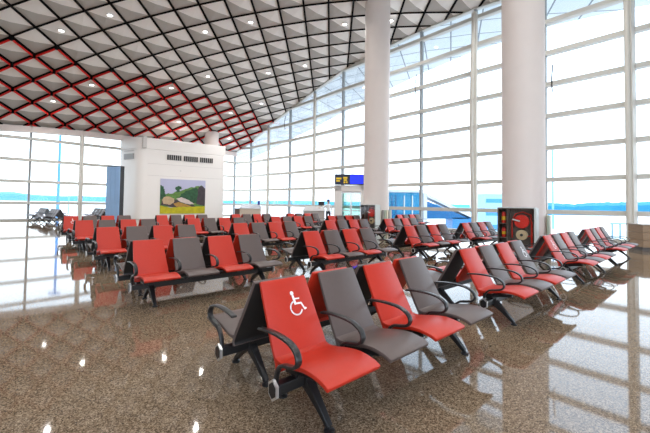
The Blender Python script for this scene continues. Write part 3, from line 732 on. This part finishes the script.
# ================================================================= CEILING LIGHTS
LIT = [(-11, 1), (-9, 1), (-6, 3), (-4, 3), (-14, 4), (-12, 4), (0, 4), (2, 4), (-9, 6), (-7, 6), (-4, 7), (-2, 7), (-10, 9), (-7, 10), (-5, 10), (-8, 13), (-14, 1), (-4, 0), (-1, 1)]
lampm = mat('lamp_lens', (1, .97, .92, 1), .4, emit=9); ringm = mat('lamp_ring', srgb(235, 232, 228), .4, noise=.02)
byrow = {}
for q in LIT: byrow.setdefault(q[1], []).append(q)
rown = {j: k for k, j in enumerate(sorted(byrow))}
ordn = ['nearest', 'second', 'third', 'fourth', 'fifth', 'sixth', 'seventh', 'eighth', 'ninth', 'tenth']
lens = MB().lathe([(.115, -.004), (.115, .02)], n=20).mesh('lens', lampm); rng = MB().lathe([(.15, 0), (.15, .03)], n=24).mesh('trim_ring', ringm)
LAMPD = bpy.data.lights.new('downlight', 'SPOT'); LAMPD.energy = 460; LAMPD.spot_size = math.radians(150); LAMPD.spot_blend = 1; LAMPD.shadow_soft_size = .08; LAMPD.color = (1, .97, .93)
def add_spot(loc):
    o = bpy.data.objects.new('downlight', LAMPD); C.objects.link(o); o.location = loc  # shared by the real downlights and the added fill spots
for j, qs in byrow.items():
    qs.sort()
    for k, (i, jj) in enumerate(qs):
        X, Y = gp(i + .7, jj + .42)
        # height of the coffer face there
        fx = .7; z = zc(X, Y) - .16 * (1 - .4) - .01
        red = ' with red edges' if i in FIRST and jj >= FIRST[i] else ''
        where = ['leftmost', 'second from left', 'third from left', 'rightmost'][k if len(qs) > 1 and k < len(qs) - 1 else (3 if len(qs) > 1 else 0)] if len(qs) > 1 else 'only one'
        t = thing('ceiling_downlight', 'round downlight in panel%s, %s in the %s row of lights' % (red, where, ordn[rown[j]]), 'ceiling light', (X, Y, z), 0, 'round ceiling downlights')
        lk('lens', lens, t); lk('trim_ring', rng, t, (0, 0, .004))
        add_spot((X, Y, z - .03))
for q in [(-12, -3), (-8, -3), (-4, -3), (0, -3), (4, -3), (-10, -7), (-6, -7), (-2, -7), (2, -7), (6, -7), (-8, -11), (-4, -11), (0, -11), (4, -11), (5, 1), (6, -1)]:  # unseen fill spots added to brighten the hall, no fittings
    X, Y = gp(q[0] + .7, q[1] + .4); add_spot((X, Y, zc(X, Y) - .12))

# ================================================================= OUTSIDE
gm = bpy.data.materials.new('apron'); gm.use_nodes = True; nt = gm.node_tree; b = nt.nodes['Principled BSDF']; N = nt.nodes.new; L = nt.links.new
t_ = N('ShaderNodeTexCoord'); mp = N('ShaderNodeMapping'); mp.inputs['Scale'].default_value = (.002, .02, 1); mp.inputs['Rotation'].default_value = (0, 0, .12); n = N('ShaderNodeTexNoise'); n.inputs['Scale'].default_value = 1.0; n.inputs['Detail'].default_value = 2
r = N('ShaderNodeValToRGB'); e = r.color_ramp.elements; e[0].position = .40; e[0].color = srgb(176, 190, 184); e[1].position = .5; e[1].color = srgb(226, 212, 208)
L(t_.outputs['Object'], mp.inputs[0]); L(mp.outputs[0], n.inputs['Vector']); L(n.outputs['Fac'], r.inputs[0]); L(r.outputs[0], b.inputs['Base Color']); b.inputs['Roughness'].default_value = .9
struct(MB().box((0, 1500, -7.0), (6000, 5000, 1)).build('ground', gm))
tm = mat('far_trees_haze', srgb(26, 122, 160), .9, noise=.25, nscale=.08)  # blue distance haze put into the tree colour
hm = mat('far_hill_haze', srgb(80, 140, 176), .9, noise=.2, nscale=.01)  # haze tint put into the hill colour
def ridge(name, pts, thick, z0, m, lab, cat, jag=0, step=4, stuff=False):
    rnd = random.Random(3); P = []
    for (a, b) in zip(pts, pts[1:]):
        L_ = math.hypot(b[0] - a[0], b[1] - a[1]); n = max(1, int(L_ / step))
        for k in range(n): f = k / n; P.append(tuple(a[c] + (b[c] - a[c]) * f for c in range(3)))
    P.append(pts[-1]); vs = []; fs = []
    for k, p in enumerate(P):
        d = math.hypot(p[0], p[1]); ux, uy = p[0] / d, p[1] / d; hh = p[2] + rnd.uniform(-jag, jag)
        vs += [(p[0], p[1], z0), (p[0] + ux * thick * .15, p[1] + uy * thick * .15, z0 + (hh - z0) * .75), (p[0] + ux * thick * .4, p[1] + uy * thick * .4, hh), (p[0] + ux * thick, p[1] + uy * thick, z0)]
    for k in range(len(P) - 1):
        for q in range(3): fs.append((k * 4 + q, k * 4 + q + 1, k * 4 + q + 5, k * 4 + q + 4))
    o = MB().add(vs, fs).build(name, m); tag(o, lab, cat)
    if stuff: o['kind'] = 'stuff'
    return o
def far(u, D, z): return (px(u, D), D, z)
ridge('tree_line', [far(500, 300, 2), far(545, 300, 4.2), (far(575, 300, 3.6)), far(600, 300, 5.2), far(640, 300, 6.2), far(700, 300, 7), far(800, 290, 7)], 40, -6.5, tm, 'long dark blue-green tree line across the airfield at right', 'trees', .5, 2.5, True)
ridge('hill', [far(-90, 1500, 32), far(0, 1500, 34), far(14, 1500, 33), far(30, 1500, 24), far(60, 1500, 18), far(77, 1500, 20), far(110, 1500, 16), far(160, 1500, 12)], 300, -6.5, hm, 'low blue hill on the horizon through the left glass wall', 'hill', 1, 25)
ridge('hill', [far(215, 900, 6), far(250, 900, 5), far(290, 900, 7), far(330, 900, 6), far(400, 900, 3), far(470, 900, 2)], 100, -6.5, mat('far_shore_haze', srgb(70, 160, 190), .9, noise=.15, nscale=.02), 'thin pale blue far shore through the middle glass wall', 'hill', 1, 12)  # shore colour carries painted haze as well
# lighting masts
def light_mast(u, D, ztop, r, lab, m):
    x = px(u, D); t = thing('apron_light_mast', lab, 'light mast', (x, D, -6.5)); hh = ztop + 6.5
    MB().tube([(0, 0, 0), (0, 0, hh)], [r * 1.2, r * .8], 10).build('mast_pole', m, t, smooth=True)
    b = MB(); b.box((0, 0, hh), (r * 9, r * 2, r * .6))
    for k in range(4): b.box((r * (-3.6 + k * 2.4), -r, hh - r * .8), (r * 1.6, r * 1.2, r * 1.2))
    b.build('lamp_head', m, t)
MP = mat('mast_blue', srgb(120, 172, 210), .6, noise=.03); MP2 = mat('mast_deep_blue', srgb(80, 140, 200), .6, noise=.03)
light_mast(553, 120, 21.5, .3, 'tall pale blue floodlight mast outside, right of the largest column', MP)
light_mast(58.3, 120, 31, .42, 'thick blue mast outside the left glass wall', MP2)
light_mast(69, 200, 12.6, .25, 'thin distant floodlight mast outside the left glass wall', MP)
# boarding bridge
BB = mat('bridge_blue', srgb(0, 140, 190), .35, noise=.12, nscale=.6); BW = mat('bridge_white', srgb(225, 230, 235), .5, noise=.02); BD = mat('bridge_dark_blue', srgb(6, 108, 168), .35, noise=.12, nscale=.6); BP2 = mat('bridge_pale', srgb(60, 140, 200), .4, noise=.05, nscale=.6)
t = thing('boarding_bridge', 'blue glazed boarding bridge outside, seen between the two columns', 'boarding bridge', (px(383, 34), 34, -6.5))
MB().box((1.9, 1.2, 4.55), (3.9, 2.4, 9.1)).build('bridge_block', BB, t)
MB().box((1.9, 1.2, 9.25), (4.1, 2.6, .25)).build('block_roof', BW, t)
for x in (.9, 1.3, 2.1, 2.9): MB().box((x, -.04, 5.6), (.1, .1, 6.4)).build('window_bar', BD if x < 2 else BW, t)
MB().box((1.9, -.05, 6.9), (3.9, .1, .1)).build('window_bar', BD, t)
MB().box((4.15, .6, 4.5), (.35, 1.4, 9.2)).build('white_pillar', BW, t)
x0, x1 = 4.4, 9.0
def slope(z): return z
MB().add([(x0, 0, 9.0), (x1, 0, 6.9), (x1, 0, 6.6), (x0, 0, 8.7), (x0, 2.2, 9.0), (x1, 2.2, 6.9), (x1, 2.2, 6.6), (x0, 2.2, 8.7)], [(0, 1, 2, 3), (7, 6, 5, 4), (0, 4, 5, 1), (1, 5, 6, 2), (2, 6, 7, 3), (3, 7, 4, 0)]).build('sloping_roof', BW, t)
MB().add([(x0, .1, 8.3), (x1 - .3, .1, 6.6), (x0, .1, 6.55), (x0, 2.1, 8.3), (x1 - .3, 2.1, 6.6), (x0, 2.1, 6.55)], [(0, 1, 2), (5, 4, 3), (0, 3, 4, 1), (1, 4, 5, 2), (2, 5, 3, 0)]).build('side_glazing', BD, t)
MB().box((x0 + 2.2, 1.1, 3.9), (4.4, 2, .3)).build('bridge_floor', BW, t)
MB().box((7.9, 1.1, 3.6), (2.0, 2.0, 6.2)).build('end_panel', BP2, t)
t = thing('terminal_annex', 'pale blue building outside, left of the fire hose cabinet', 'building', (px(487, 80), 80, -6.5))
MB().box((2.0, 4, 5.3), (5, 8, 10.6)).build('annex_wall', mat('annex_blue', srgb(150, 196, 224), .6, noise=.03), t); MB().box((2.0, 4, 10.7), (5.3, 8.3, .3)).build('annex_roof', BW, t)
for z in (3, 6, 9): MB().box((2.0, -.05, z), (4.4, .1, .9)).build('window_band', BP2, t)
t = thing('outdoor_barrier', 'pale blue railing outside the right glass wall', 'railing', (px(612, 22), 22, -6.5))
for k in range(5): MB().box((k * .5, 0, 3.45), (.06, .06, 6.9)).build('baluster', MP, t)
MB().box((1.0, 0, 6.9), (2.2, .08, .08)).build('top_rail', MP, t)
